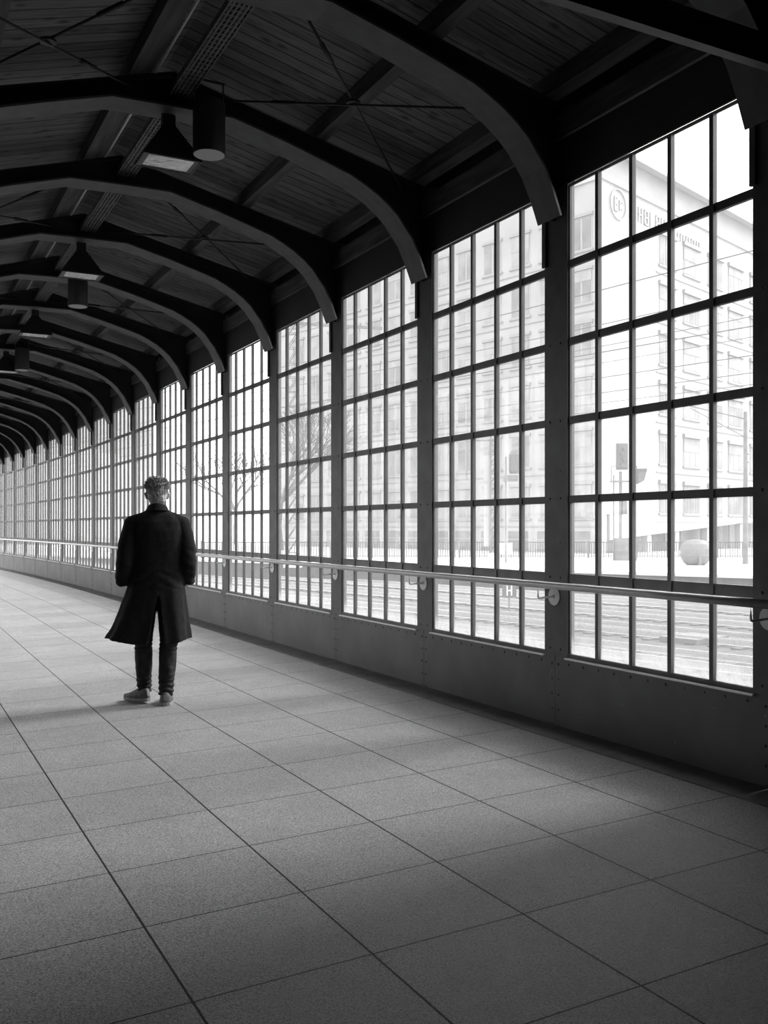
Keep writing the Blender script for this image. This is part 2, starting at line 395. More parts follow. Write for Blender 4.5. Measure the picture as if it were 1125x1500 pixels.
for j in range(J0, JW):
    if c is None: c = solid.build('closed_panel', M['darkwall'], wall)
    else: c = c.copy(); COL.objects.link(c); c.parent = wall
    place_child(c, j)

# ---------------------------------------------------------------- windows
ROWS = [1.7111, 1.208, .6966, .1836, -.3303]
ZT, ZB_ = 2.2178, -.8206
BARS = [L-.287, L-.594, L-.909, L-1.219]
SIL = Z(ZB_)
wm = MB()
wm.box((-.018, .23, Z(ZB_)-.028-SIL), (.028, L, 0)); wm.box((-.006, .23, Z(ZT)-SIL), (.006, L, Z(ZT)+.018-SIL))
wm.box((-.012, .23, 0), (.008, .245, Z(ZT)-SIL)); wm.box((-.012, L-.012, 0), (.008, L, Z(ZT)-SIL))
for q, r in enumerate(ROWS):
    t = .030 if q == 4 else .0235
    wm.box((-.016, .245, Z(r)-t-SIL), (.008, L-.012, Z(r)+t-SIL))
for b in BARS: wm.box((-.0235, b-.0145, 0), (.006, b+.0145, Z(ZT)-SIL))
gm = MB(); yy = [.245]+sorted(BARS)+[L-.012]; zz = [0]+[Z(r)-SIL for r in reversed(ROWS)]+[Z(ZT)-SIL]
gm.box((-.003, .245, 0), (.003, L-.012, Z(ZT)-SIL))
sm_ = MB().box((PF-.026, .225, -.036), (PF+.008, L+.004, -.027))
win0 = None
for n, j in enumerate(range(JW, J1+1)):
    if win0 is None:
        win0 = wm.build('window_1', M['frame']); tag(win0, kind='structure')
        g = gm.build('glass', M['glass'], win0); s_ = sm_.build('sill', M['sill'], win0)
        g['label'] = 'clear dusty glass behind the glazing bars'; s_['label'] = 'pale aluminium sill strip'
        o = win0
    else:
        o = dup(win0); o.name = 'window_%d' % (n+1)
    bayobj(o, j); o.location.z = SIL
for j in range(JL, J1+1):                     # the same windows on the left side, turned round
    n += 1; o = dup(win0); o.name = 'window_%d' % (n+1); a = at(XL-.05, YW+L*(j+1)+.01); o.location = (a[0], a[1], SIL); o.rotation_euler = (0, 0, PJ[j][1]+math.pi)

# ---------------------------------------------------------------- steel frames: post + arched roof girder
PR = [(3.93, 2.0), (3.87, 2.02), (3.815, 2.16), (3.74, 2.315), (3.615, 2.475), (3.53, 2.55), (3.43, 2.62), (3.32, 2.68), (3.2, 2.735), (2.95, 2.81),
      (2.68, 2.885), (2.25, 2.99), (1.832, 2.985), (1.38, 2.97), (.95, 2.84), (.68, 2.752), (.43, 2.66), (.21, 2.55), (.03, 2.40), (-.10, 2.24), (-.17, 2.08), (-.225, 1.95)]
FW, YC = .120, .128
fl = MB(); pts = PR[1:]
nr = []
for i, (x, z) in enumerate(pts):
    a = pts[max(0, i-1)]; b = pts[min(len(pts)-1, i+1)]; d = Vector((b[0]-a[0], b[1]-a[1])).normalized(); nn = Vector((-d.y, d.x))
    if nn.y < 0 and abs(nn.y) > abs(nn.x): nn = -nn
    nr.append(nn)
nr = [Vector((abs(n_.x) if x > CX else -abs(n_.x), abs(n_.y))) for n_, (x, z) in zip(nr, pts)]
for (x, z), n_ in zip(pts, nr):
    for yy_ in (YC-FW, YC+FW):
        fl.v.append((x-XW, yy_, Z(z))); fl.v.append((x-XW+n_.x*.016, yy_, Z(z)+n_.y*.016))
for i in range(len(pts)-1):
    a = i*4; b = a+4; fl.f += [(a, a+2, b+2, b), (a+1, b+1, b+3, a+3), (a, b, b+1, a+1), (a+2, a+3, b+3, b+2)]
fl.f += [(0, 1, 3, 2)]; e_ = (len(pts)-1)*4; fl.f += [(e_, e_+2, e_+3, e_+1)]
wb = MB(); T = .006
prof = [(XW-.02, PR[1][1])]+pts
for (x, z) in prof:
    for s_ in (-T, T):
        zt = ztop(x)-.012
        wb.v.append((x-XW, YC+s_, Z(z)+.004)); wb.v.append((x-XW, YC+s_, zt))
for i in range(len(prof)-1):
    a = i*4; b = a+4; wb.f += [(a, a+1, b+1, b), (a+2, b+2, b+3, a+3), (a, b, b+2, a+2), (a+1, a+3, b+3, b+1)]
wb.f += [(0, 2, 3, 1)]; e_ = (len(prof)-1)*4; wb.f += [(e_, e_+1, e_+3, e_+2)]
tf = MB(); tx = [XW-.02, CX, XL]
for i in range(2):
    x0, x1 = tx[i], tx[i+1]
    vs = [(x-XW, YC+s_, ztop(x)+q) for x in (x0, x1) for s_ in (-.07, .07) for q in (-.012, 0)]
    tf.add(vs, [(0, 1, 3, 2), (4, 6, 7, 5), (0, 4, 5, 1), (2, 3, 7, 6), (0, 2, 6, 4), (1, 5, 7, 3)])
pm = MB().box((PF, .001, Z(-.848)), (.035, .243, ztop(XW)+.0))
for z in (Z(-.80), Z(.19), Z(.70), Z(1.21), Z(-.33)):
    rivet(pm, PF, .076, z, .009); rivet(pm, PF, .186, z, .009)
for z in (Z(.37), Z(1.5), Z(-.1)): rivet(pm, PF, .076, z, .006)
gu = MB().box((-.040, .215, Z(1.74)), (-.022, .252, Z(2.10)))
lp = MB().box((XL-XW-.11, .0, fz(XL)-.0), (XL-XW+.02, .235, Z(1.95)))
ORD = ['first', 'second', 'third', 'fourth', 'fifth', 'sixth', 'seventh', 'eighth', 'ninth', 'tenth', 'eleventh', 'twelfth', 'thirteenth',
       'fourteenth', 'fifteenth', 'sixteenth', 'seventeenth', 'eighteenth', 'nineteenth', 'twentieth', 'twenty-first', 'twenty-second']
fr0_ = empty('steel_arch_frame')
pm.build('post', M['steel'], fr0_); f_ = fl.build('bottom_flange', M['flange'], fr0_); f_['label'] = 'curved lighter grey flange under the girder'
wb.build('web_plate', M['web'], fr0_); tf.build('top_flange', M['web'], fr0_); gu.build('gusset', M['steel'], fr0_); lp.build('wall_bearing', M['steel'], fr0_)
FR = {}
k = 0
for j in range(-2, J1+1):
    o = fr0_ if j == -2 else dup(fr0_)
    bayobj(o, j); FR[j] = o
    if j == -2: lab = 'riveted steel post and roof arch beside the camera, outside the right edge'
    elif j == -1: lab = 'dark steel post and arch cut by the right edge, nearest of the row of frames'
    else: lab = 'dark steel post with curved roof arch, %s behind the right edge one' % ORD[j]
    tag(o, lab, 'arch frame', 'steel arch frames along the window wall')

# ---------------------------------------------------------------- roof timbers, tray, conduit (each runs the whole hall)
def run(name, prof, m_, label, cat, group=None):
    m, _ = sweep(prof); o = m.build(name, m_); return tag(o, label, cat, group)
def rect(x0, x1, dz0, dz1, ref=zbrd): return [(x0, ref(x0)+dz0), (x1, ref(x1)+dz0), (x1, ref(x1)+dz1), (x0, ref(x0)+dz1)]
G = 'timber purlins under the roof boards'
run('roof_purlin', rect(2.93, 3.01, -.129, 0), M['timber'], 'timber purlin halfway up the right-hand roof slope, below the boards', 'roof beam', G)
run('roof_purlin', rect(.52, .61, -.129, 0), M['timber'], 'timber purlin halfway up the left-hand roof slope, below the boards', 'roof beam', G)
run('roof_purlin', rect(1.50, 1.66, -.129, 0), M['timber'], 'broad timber purlin just left of the roof ridge, beside a bright conduit', 'roof beam', G)
run('roof_purlin', rect(3.79, 3.88, -.129, 0), M['timber'], 'timber purlin at the eaves above the windows, upper of two beams', 'roof beam', G)
run('wall_plate', [(3.895, Z(2.54)), (3.955, Z(2.54)), (3.955, Z(2.70)), (3.895, Z(2.70))], M['timber'], 'pale timber wall plate lying on the header right above the windows', 'roof beam')
run('conduit', [(1.69+.011*math.cos(a*math.pi/3), zbrd(1.66)-.118+.011*math.sin(a*math.pi/3)) for a in range(6)], M['sill'], 'thin bright metal conduit along the ridge purlin', 'pipe')
# ladder-like cable tray under the ridge
TXC, TWH, TZ = 1.865, .07, Z(3.09)
tray = empty('cable_tray', (XW, YW, 0), label='perforated cable tray hanging under the roof ridge', cat='cable tray')
def child_sweep(name, prof, m_, par):
    m, _ = sweep(prof); m.v = [(x-par.location.x, y-par.location.y, z-par.location.z) for x, y, z in m.v]; return m.build(name, m_, par)
for sgn in (-1, 1):
    x = TXC+sgn*TWH; child_sweep('side_rail', [(x-.006, TZ), (x+.006, TZ), (x+.006, TZ+.045), (x-.006, TZ+.045)], M['galv'], tray)
rm = MB(); y = YA+.05; q = 0
while y < YB-.05:
    a = at(TXC-TWH, y); b = at(TXC+TWH, y); c2 = at(TXC-TWH, y+.075); d2 = at(TXC+TWH, y+.075)
    rm.bar((a[0], a[1], TZ+.006), (b[0], b[1], TZ+.006), .018, .006)
    y += .06
for xo in (-.045, -.015, .015, .045):
    m2, _ = sweep([(TXC+xo-.008, TZ+.002), (TXC+xo+.008, TZ+.002), (TXC+xo+.008, TZ+.010), (TXC+xo-.008, TZ+.010)]); rm.add(m2.v, m2.f)
rm.v = [(x-XW, y-YW, z) for x, y, z in rm.v]; rm.build('perforated_bottom', M['galv'], tray)
cb = child_sweep('cables', [(TXC-.03, TZ+.012), (TXC+.035, TZ+.012), (TXC+.03, TZ+.034), (TXC-.02, TZ+.036)], M['black'], tray)
# transverse tie beam overhead near the right edge
tb = empty('tie_beam', (XW, 3.02, Z(2.07)), label='double-flanged steel tie beam crossing overhead in the top right corner', cat='beam')
def tbx(a, b, nm, mm): MB().box(a, b).build(nm, M[mm], tb)
tbx((XL-XW, -.025, 0), (-.03, .025, .012), 'lower_flange', 'steel'); tbx((XL-XW, -.004, .014), (-.03, .004, .12), 'web', 'steel')
tbx((XL-XW, -.040, .095), (-.03, -.0045, .125), 'upper_flange', 'steel')

# cross bracing rods in every second bay, both slopes
def brace(j, side):
    x0, x1 = (2.0, 3.72) if side > 0 else (1.60, .10)
    zc = lambda x: ztop(x)-.085
    o = empty('cross_bracing')
    for a, b in ((0, 1), (1, 0)):
        p = Vector((x0-XW, YC+L*a, zc(x0))); q_ = Vector((x1-XW, YC+L*b, zc(x1)))
        if a == 0: p.z -= .0; 
        d = (q_-p).normalized(); dz = Vector((0, 0, -.012 if a else .012))
        mm = MB().tube([p+d*.02+dz, q_-d*.02+dz], .009, 8); mm.tube([p+d*.62+dz, p+d*.80+dz], .016, 8)
        mm.build('rod', M['black'], o, smooth=True)
    c = (Vector((x0-XW, YC, zc(x0)))+Vector((x1-XW, YC+L, zc(x1))))/2
    MB().lathe([(.05, -.006), (.05, .006)], c, 16).build('centre_plate', M['black'], o)
    return bayobj(o, j)
for j in range(0, J1, 2):
    for side in (1, -1):
        o = brace(j, side)
        where = ('right-hand' if side > 0 else 'left-hand')
        tag(o, 'crossed tie rods under the %s roof slope, %s braced bay from the front' % (where, ORD[j//2]), 'bracing', 'crossed tie rods under the roof')

# ---------------------------------------------------------------- handrail
HX, HZ = 3.79, Z(-.3737)
hr = empty('handrail', (XW, YW, 0), label='round stainless steel handrail running along the window wall', cat='handrail')
m = MB(); pts = []
for y in [YW+L*JW]+[v for v in ys if v > YW+L*JW+.1]: a = at(HX, y); pts.append((a[0]-XW, a[1]-YW, HZ))
m.tube(pts, .0225, 20); m.build('rail', M['rail'], hr, smooth=True)
b0 = None
for j in range(-2, J1+1):
    P, h = PJ[j]
    if b0 is None:
        b0 = bpy.data.objects.new('bracket', None); COL.objects.link(b0); b0.parent = hr
        dx = PF
        dd = MB().lathe([(.0, 0), (.058, 0), (.060, .002), (.060, .005), (.0, .006)], (0, 0, 0), 28)
        dd.xform(Matrix.Translation((dx, .138, Z(-.456))) @ Matrix.Rotation(-math.pi/2, 4, 'Y')); dd.build('mounting_disc', M['disc'], b0, smooth=False)
        am = MB().tube([(dx-.002, .138, Z(-.456)), (dx-.03, .138, Z(-.458)), (HX-XW+.012, .138, Z(-.463)), (HX-XW+.003, .138, Z(-.460)), (HX-XW, .138, Z(-.450)), (HX-XW, .138, HZ-.020)], .0065, 10)
        am.ball((dx-.006, .138, Z(-.456)), (.008, .014, .014)); am.build('arm', M['rail'], b0, smooth=True)
        b = b0
    else:
        b = b0.copy(); COL.objects.link(b); b.parent = hr
        for g in b0.children: c = g.copy(); COL.objects.link(c); c.parent = b
    b.location = (P.x-XW, P.y-YW, 0); b.rotation_euler = (0, 0, h)

# ---------------------------------------------------------------- lamps
def pyramid_lamp():
    o = empty('pendant_lamp')
    h = .208
    hd = MB(); top, z0, z1 = .035, .30, 0.0
    vs = []
    for (r, z) in ((.045, .345), (.045, .27), (h, .018), (h, 0), (h-.012, 0), (h-.012, .014), (.04, .26)):
        vs += [(-r, -r, z), (r, -r, z), (r, r, z), (-r, r, z)]
    fs = [(0, 1, 2, 3)]
    for i in range(6): fs += [(i*4+q, i*4+(q+1) % 4, i*4+4+(q+1) % 4, i*4+4+q) for q in range(4)]
    hd.add(vs, fs); hd.build('hood', M['black'], o)
    gl = MB().box((-h+.045, -h+.045, .006), (h-.045, h-.045, .012)).build('lamp_glass', M['mirror'], o); gl['label'] = 'square glass reflecting the bright windows'
    rim = MB()
    for a, b in (((-h+.012, -h+.012), (h-.012, -h+.045)), ((-h+.012, h-.045), (h-.012, h-.012)), ((-h+.012, -h+.045), (-h+.045, h-.045)), ((h-.045, -h+.045), (h-.012, h-.045))):
        rim.box((a[0], a[1], 0.004), (b[0], b[1], .014))
    rim.build('rim', M['steel'], o)
    MB().tube([(0, 0, .34), (0, 0, .352)], .05, 12).build('stem', M['black'], o)
    for c in o.children: c.scale = (1, .68, 1)
    return o
pl0 = pyramid_lamp()
def on_plan(o, X, Y, z):
    a = at(X, Y); j = math.floor((Y-YW)/L); o.location = (a[0], a[1], z); o.rotation_euler = (0, 0, PJ[max(J0, min(J1, j))][1]); return o
for q, j in enumerate((1, 3, 5, 7, 9, 11)):
    o = pl0 if q == 0 else dup(pl0)
    on_plan(o, 1.80, YW+L*j+YC, Z(2.617))
    tag(o, 'black pyramid-hooded lamp with square glass under the ridge, %s from the camera' % ('nearest' if q == 0 else ORD[q]), 'lamp', 'pyramid lamps under the ridge')
def can_lamp():
    o = empty('cylinder_lamp'); r, h = .114, .36
    hs = MB(); n = 32
    hs.lathe([(r-.012, .03), (r-.004, 0), (r, .006), (r, h), (r*.5, h+.01)], (0, 0, 0), n); a = hs.build('housing', M['black'], o); shade(a)
    MB().lathe([(r-.006, -.002), (r-.006, .010)], (0, 0, 0), n).build('lens', M['lens'], o)['label'] = 'pale round frosted lens'
    # open bottom: replace the closed base cap by the lens
    for s_ in (-1, 1):
        MB().bar((s_*(r-.01), 0, h-.03), (s_*(r-.01), 0, h+.16), .022, .006).build('strap', M['galv'], o)
    MB().bar((-(r), 0, h+.16), (r, 0, h+.16), .022, .008).build('cross_bar', M['black'], o)
    return o
cl0 = can_lamp()
for q, j in enumerate((1, 4, 7, 10)):
    o = cl0 if q == 0 else dup(cl0)
    on_plan(o, 2.02, YW+L*j-.06-.08, Z(2.63))
    tag(o, 'black cylindrical downlight right of the ridge, %s from the camera' % ('nearest and largest' if q == 0 else ORD[q]), 'lamp', 'cylindrical downlights')
# ================================================================ the walking person, seen from behind
def remeshed(m, name, mt, parent, voxel, smooth_it=2, factor=.5, ripple=None):
    o = m.build(name, mt, parent)
    mw = o.modifiers.new('r', 'REMESH'); mw.mode = 'VOXEL'; mw.voxel_size = voxel; mw.use_smooth_shade = True
    if smooth_it: sm = o.modifiers.new('s', 'SMOOTH'); sm.iterations = smooth_it; sm.factor = factor
    bpy.context.view_layer.update(); dg = bpy.context.evaluated_depsgraph_get()
    me = bpy.data.meshes.new_from_object(o.evaluated_get(dg)); o.modifiers.clear(); o.data = me; me.name = name
    if ripple:
        nn = [(v.co.copy(), v.normal.copy()) for v in me.vertices]
        for v, (c_, n_) in zip(me.vertices, nn): v.co = c_+ripple(c_, n_)
    for p in me.polygons: p.use_smooth = True
    me.materials.clear(); me.materials.append(mt)
    return o
PX, PY = 1.895, 7.51
man = empty('person', (PX, PY, fz(PX)), -math.radians(13), label='person seen from behind walking away in a long dark coat, hands in pockets', cat='person')
B = MB()
HC = Vector((0, .035, 1.665))                     # head centre
B.ball(HC+Vector((0, -.01, .02)), (.079, .098, .098), 20, 14); B.ball(HC+Vector((0, .025, -.045)), (.060, .072, .078), 16, 10)
B.capsule(HC+Vector((0, .095, -.005)), HC+Vector((0, .112, -.03)), .009, .014, 8)     # nose
for s_ in (-1, 1):
    B.capsule(HC+Vector((s_*.088, -.006, .010)), HC+Vector((s_*.080, -.004, -.028)), .014, .009, 10)   # ear
    B.ball(HC+Vector((s_*.030, .082, .01)), (.015, .012, .011), 10, 6)                                # eye
    B.capsule(HC+Vector((s_*.016, .090, .030)), HC+Vector((s_*.050, .080, .033)), .007, .006, 8)      # brow
B.capsule(HC+Vector((-.022, .093, -.062)), HC+Vector((.022, .093, -.062)), .007, .007, 8)            # mouth
B.ball(HC+Vector((0, .078, -.105)), (.026, .022, .018), 10, 6)                                         # chin
B.capsule((0, 0, 1.46), (0, .022, 1.62), .062, .055, 18)                                             # neck
B.ball((0, 0, 1.32), (.165, .10, .19), 20, 12); B.ball((0, 0, 1.10), (.14, .092, .16), 18, 10); B.ball((0, 0, .95), (.155, .105, .12), 18, 10)
KN = {}
for s_ in (-1, 1):
    B.capsule((s_*.06, 0, 1.45), (s_*.175, 0, 1.425), .055, .055, 14)
    sh, el, wr = Vector((s_*.185, 0, 1.41)), Vector((s_*.245, -.05, 1.13)), Vector((s_*.222, .045, .955))
    B.capsule(sh, el, .045, .038); B.capsule(el, wr, .038, .025)
    pal = wr+Vector((-s_*.045, .03, -.05)); B.capsule(wr, pal, .024, .034, 12)
    for q in range(4):                              # fingers, loosely curled inside the pocket
        b = pal+Vector((-s_*(-.024+.016*q), .012, -.022)); l1 = (.030, .036, .038, .030)[q]
        c = b+Vector((-s_*.004, .014, -l1)); B.capsule(b, c, .0088, .0082, 8)
        d = c+Vector((-s_*.006, .002, -l1*.8)); B.capsule(c, d, .0082, .0076, 8)
    t0 = wr+Vector((-s_*.030, .035, -.022)); t1 = t0+Vector((-s_*.020, .022, -.026)); B.capsule(wr, t0, .014, .013, 8); B.capsule(t0, t1, .011, .009, 8)
    hip = Vector((s_*.085, 0, .92)); kn = Vector(((-.108, .03, .50) if s_ < 0 else (.086, -.01, .50)))
    an = Vector(((-.098, .06, .10) if s_ < 0 else (.062, -.10, .09))); KN[s_] = (hip, kn, an)
    B.capsule(hip, kn, .078, .055); B.capsule(kn, an, .054, .038); 
    ft = Vector((-.60, .80, 0)).normalized() if s_ < 0 else Vector((.10, 1, 0)).normalized()
    B.capsule(an-Vector((0, 0, .03)), an-Vector((0, 0, .045))+ft*.14, .030, .024, 10)
remeshed(B, 'body', M['skin'], man, .0055, 2)
# hair: cropped sides, longer tousled top
H = MB(); rnd = random.Random(3)
H.ball(HC+Vector((0, -.016, .030)), (.080, .100, .098), 20, 14); H.ball(HC+Vector((0, -.04, -.02)), (.068, .066, .072), 16, 10)
H.ball(HC+Vector((.0, .0, .076)), (.096, .100, .050), 20, 10)
def hair_ripple(co, nrm):
    f = noise.noise(Vector((co.x*60, co.y*60, co.z*22)))*.006+noise.noise(Vector((co.x*130, co.y*130, co.z*50)))*.003
    return nrm*f
hair = remeshed(H, 'hair', M['hair'], man, .006, 1, ripple=hair_ripple)
tf_ = MB()
for q in range(1500):
    a = rnd.uniform(0, 2*math.pi); e = math.asin(rnd.uniform(-.35, 1)); lon = max(0, math.sin(e))
    nrm = Vector((math.cos(a)*math.cos(e), math.sin(a)*math.cos(e), math.sin(e)))
    p = HC+Vector((0, -.012, .040))+Vector((nrm.x*(.080+.015*min(1, max(0, (nrm.z-.05)*4))), nrm.y*.100, nrm.z*.088))
    if nrm.y > .5 and nrm.z < .3: continue
    ln = .009+.026*max(0, nrm.z-.05)*rnd.uniform(.6, 1.4)
    dirn = (nrm*.8+Vector((rnd.uniform(-.6, .6), rnd.uniform(-.6, .5), rnd.uniform(-.5, .3 if lon > .2 else -.2)))).normalized()
    p1 = p+dirn*ln*.6; p2 = p1+(dirn+Vector((rnd.uniform(-.5, .5), rnd.uniform(-.5, .5), -.35))).normalized()*ln*.5
    tf_.tube([p-nrm*.008, p1, p2], [.0034, .0028, .0007], 5)
tf_.build('tufts', M['hair'], hair, smooth=True)
# coat
zs = [1.555, 1.53, 1.495, 1.45, 1.38, 1.30, 1.20, 1.10, 1.00, .93, .85, .77, .69, .61, .54, .495]
aR = [.070, .105, .165, .200, .212, .214, .208, .203, .207, .213, .222, .230, .238, .246, .252, .255]
aL = [.070, .105, .165, .200, .212, .214, .210, .212, .222, .240, .265, .295, .325, .358, .388, .405]
bb = [.066, .076, .095, .112, .128, .134, .130, .126, .132, .140, .150, .158, .166, .174, .182, .188]
cy = [.012, .006, 0, -.005, -.008, -.006, 0, 0, -.004, -.006, -.008, -.008, -.008, -.008, -.008, -.008]
def lerp_(arr, z):
    for i in range(len(zs)-1):
        if z >= zs[i+1]: t = (zs[i]-z)/(zs[i]-zs[i+1]); t = min(1, max(0, t)); return arr[i]*(1-t)+arr[i+1]*t
    return arr[-1]
C_ = MB(); TH_ = .011
def coat_panel(side):
    N, R = 36, 60; outer = []; inner = []
    for r in range(R+1):
        t = r/R; z = 1.555-(1.555-.495)*t
        a = lerp_(aR if side > 0 else aL, z); b = lerp_(bb, z); y0 = lerp_(cy, z)
        slit = max(0, (.97-z)/.475)
        gb = slit**1.1*(.16 if side > 0 else .17); gf = .02+max(0, 1.25-z)*.55
        ph0 = -math.pi/2+gb; ph1 = math.pi/2-gf
        for ring, off in ((outer, 0), (inner, -TH_)):
            row = []
            for q in range(N+1):
                ph = ph0+(ph1-ph0)*q/N; c, s = math.cos(ph), math.sin(ph)
                fold = .0
                if z < 1.0: fold = .012*(1-z)*2*math.sin(ph*7+side*.6+z*1.5)+.008*(1-z)*math.sin(ph*13+z*4)
                x = (a+off+fold)*abs(c)**.85; y = (b+off+fold)*s
                zz = z+(0 if z > .6 else (.6-z)/.105*(.035*max(0, abs(c))**2*(1 if side < 0 else .6)-.012*(1-abs(c))))
                if z > 1.40: zz = z-.0
                row.append((side*x+(.010 if z < 1.0 and side < 0 else 0), y+y0, zz))
            ring.append(row)
    vs = []; fs = []
    for ring in (outer, inner):
        for row in ring: vs += row
    W_ = N+1; O = (R+1)*W_
    for r in range(R):
        for q in range(N):
            i = r*W_+q; fs.append((i, i+1, i+W_+1, i+W_)); fs.append((O+i, O+i+W_, O+i+W_+1, O+i+1))
    for r in range(R):
        for q in (0, N): i = r*W_+q; fs.append((i, i+W_, O+i+W_, O+i))
    for q in range(N):
        for r in (0, R): i = r*W_+q; fs.append((i, O+i, O+i+1, i+1))
    C_.add(vs, fs)
coat_panel(1); coat_panel(-1)
for s_ in (-1, 1):
    sh, el, wr = Vector((s_*.184, -.002, 1.432)), Vector((s_*(.236 if s_ > 0 else .248), -.045, 1.12)), Vector((s_*(.232 if s_ > 0 else .258), .035, .968))
    C_.capsule((s_*.07, 0, 1.478), sh, .062, .070, 18)
    mid = (sh+el)/2+Vector((s_*.012, -.004, 0))
    C_.capsule(sh, mid, .071, .069, 18); C_.capsule(mid, el, .070, .066, 18); C_.capsule(el, (el+wr)/2, .066, .066, 18)
    C_.tube([(el+wr)/2+Vector((0, 0, .01)), wr, wr+Vector((0, .004, -.012))], [.066, .062, .061], 20)
def cloth_ripple(co, nrm):
    f = noise.noise(Vector((co.x*9, co.y*9, co.z*5)))*.006+noise.noise(Vector((co.x*22, co.y*20, co.z*12+3)))*.0028
    # creases where the sleeves bend and across the seat
    if abs(co.x) > .2 and .98 < co.z < 1.25: f += .0018*math.sin(co.z*75+co.x*40+co.y*30)
    if .92 < co.z < 1.06 and co.y < 0: f += .0035*math.sin((co.z+abs(co.x)*.6)*75)
    return nrm*f
coat = remeshed(C_, 'coat', M['wool'], man, .0068, 3, ripple=cloth_ripple)
K_ = MB()
ring = []
prof = [(.066, .028), (.078, .012), (.094, -.022), (.098, -.026), (.090, -.024), (.072, .006), (.060, .026)]
n_ = 32; vs = []; 
for r_, z_ in prof:
    for q in range(n_):
        a = 2*math.pi*q/n_; back = max(0, -math.sin(a)); 
        vs.append((math.cos(a)*r_, .008+math.sin(a)*r_*.98, 1.555+z_+.012*back-(.05*max(0, math.sin(a))**2)))
fs = [(i*n_+q, i*n_+(q+1) % n_, ((i+1) % 7)*n_+(q+1) % n_, ((i+1) % 7)*n_+q) for i in range(7) for q in range(n_)]
K_.add(vs, fs); K_.build('collar', M['wool'], coat, smooth=True)
# trousers
for s_ in (-1, 1): pass
T_ = MB()
T_.ball((0, 0, .93), (.165, .115, .10), 18, 10)
for s_ in (-1, 1):
    hip, kn, an = KN[s_]
    cf = an+Vector((0, 0, -.012 if s_ < 0 else -.012))
    T_.capsule(hip, kn, .095, .071, 20); T_.capsule(kn, kn*.45+cf*.55, .071, .066, 20)
    T_.tube([kn*.45+cf*.55+Vector((0, 0, .02)), kn*.2+cf*.8, cf], [.066, .058, .054], 22)
def denim_ripple(co, nrm):
    s = 1 if co.x > 0 else -1
    f = noise.noise(Vector((co.x*18, co.y*18, co.z*14)))*.005
    lowz = max(0, (.30-co.z)/.22); f += lowz*.0055*math.sin(co.z*150+co.x*30*s+noise.noise(co*12)*3)
    kz = math.exp(-((co.z-.47)/.06)**2); f += kz*.004*math.sin(co.z*190+noise.noise(co*10)*2)
    return nrm*f
remeshed(T_, 'trousers', M['denim'], man, .0065, 2, ripple=denim_ripple)
# shoes
def shoe(an, ang, pitch, lift, name='shoe'):
    o = bpy.data.objects.new(name, None); COL.objects.link(o); o.parent = man
    Ls = .295
    def foot(t):     # half widths left, right along the sole
        w = .033+.016*math.sin(math.pi*min(1, t*1.15)**.9)+(.006 if .5 < t < .85 else .003*math.sin(math.pi*t))
        if t < .08: w *= math.sqrt(max(0, 1-((.08-t)/.08)**2))*.6+.4
        if t > .82: w *= math.sqrt(max(0.02, 1-((t-.82)/.19)**2))
        return w
    up = MB(); N = 30; K2 = 14; vs = []
    for i in range(N+1):
        t = i/N; w_ = foot(t)*.96; y = -.065+Ls*t*.985+.003
        hh = .078*math.exp(-((t-.10)/.22)**2)*.55+.040+.030*math.exp(-((t-.38)/.22)**2)
        if t > .7: hh *= 1-.35*((t-.7)/.3)
        if t < .02: hh *= .9
        if t > .96: hh *= .6
        for q in range(K2+1):
            a = math.pi*q/K2; c, s = math.cos(a), math.sin(a)
            vs.append((w_*abs(c)**.7*(1 if c > 0 else -1), y, .022+hh*s**.75))
    fs = [(i*(K2+1)+q, i*(K2+1)+q+1, (i+1)*(K2+1)+q+1, (i+1)*(K2+1)+q) for i in range(N) for q in range(K2)]
    fs += [tuple(range(K2+1)), tuple(N*(K2+1)+q for q in range(K2, -1, -1))]
    fs += [(i*(K2+1), (i+1)*(K2+1), (i+1)*(K2+1)+K2, i*(K2+1)+K2) for i in range(N)]
    up.add(vs, fs); up.build('upper', M['shoe'], o, smooth=True)
    so = MB(); vs = []
    for z in (0.0, .006, .026):
        for i in range(N+1):
            t = i/N; w_ = foot(t)*1.04*(0.94 if z == 0 else 1); vs.append((w_, -.068+Ls*t, z+(.012*max(0, (t-.8)/.2)**2 if z < .02 else .004*max(0, (t-.8)/.2))))
        for i in range(N, -1, -1):
            t = i/N; w_ = foot(t)*1.04*(0.94 if z == 0 else 1); vs.append((-w_, -.068+Ls*t, z+(.012*max(0, (t-.8)/.2)**2 if z < .02 else .004*max(0, (t-.8)/.2))))
    m_ = 2*(N+1)
    fs = [(k*m_+i, k*m_+(i+1) % m_, (k+1)*m_+(i+1) % m_, (k+1)*m_+i) for k in range(2) for i in range(m_)]+[tuple(range(m_-1, -1, -1)), tuple(2*m_+i for i in range(m_))]
    so.add(vs, fs); so.build('sole', M['sole'], o)['label'] = 'pale rubber sole'
    hl = MB(); hl.bar((0, -.068, .045), (0, -.062, .088), .020, .006, up=(0, 1, 0)); hl.build('heel_tab', M['sole'], o)
    lc = MB()
    for q in range(4): y = .065+.020*q; z = .110-.009*q; lc.tube([(-.020, y, z-.006), (0, y, z), (.020, y, z-.006)], .0022, 6)
    lc.build('laces', M['white'], o, smooth=True)
    o.location = (an.x, an.y, lift); o.rotation_euler = (pitch, 0, ang); return o
shoe(KN[-1][2]+Vector((-.012, -.02, 0)), math.radians(38), math.radians(-3), .014)
shoe(KN[1][2]+Vector((.0, .0, 0)), math.radians(-6), 0, .001)

man.scale = (1, 1, .985)
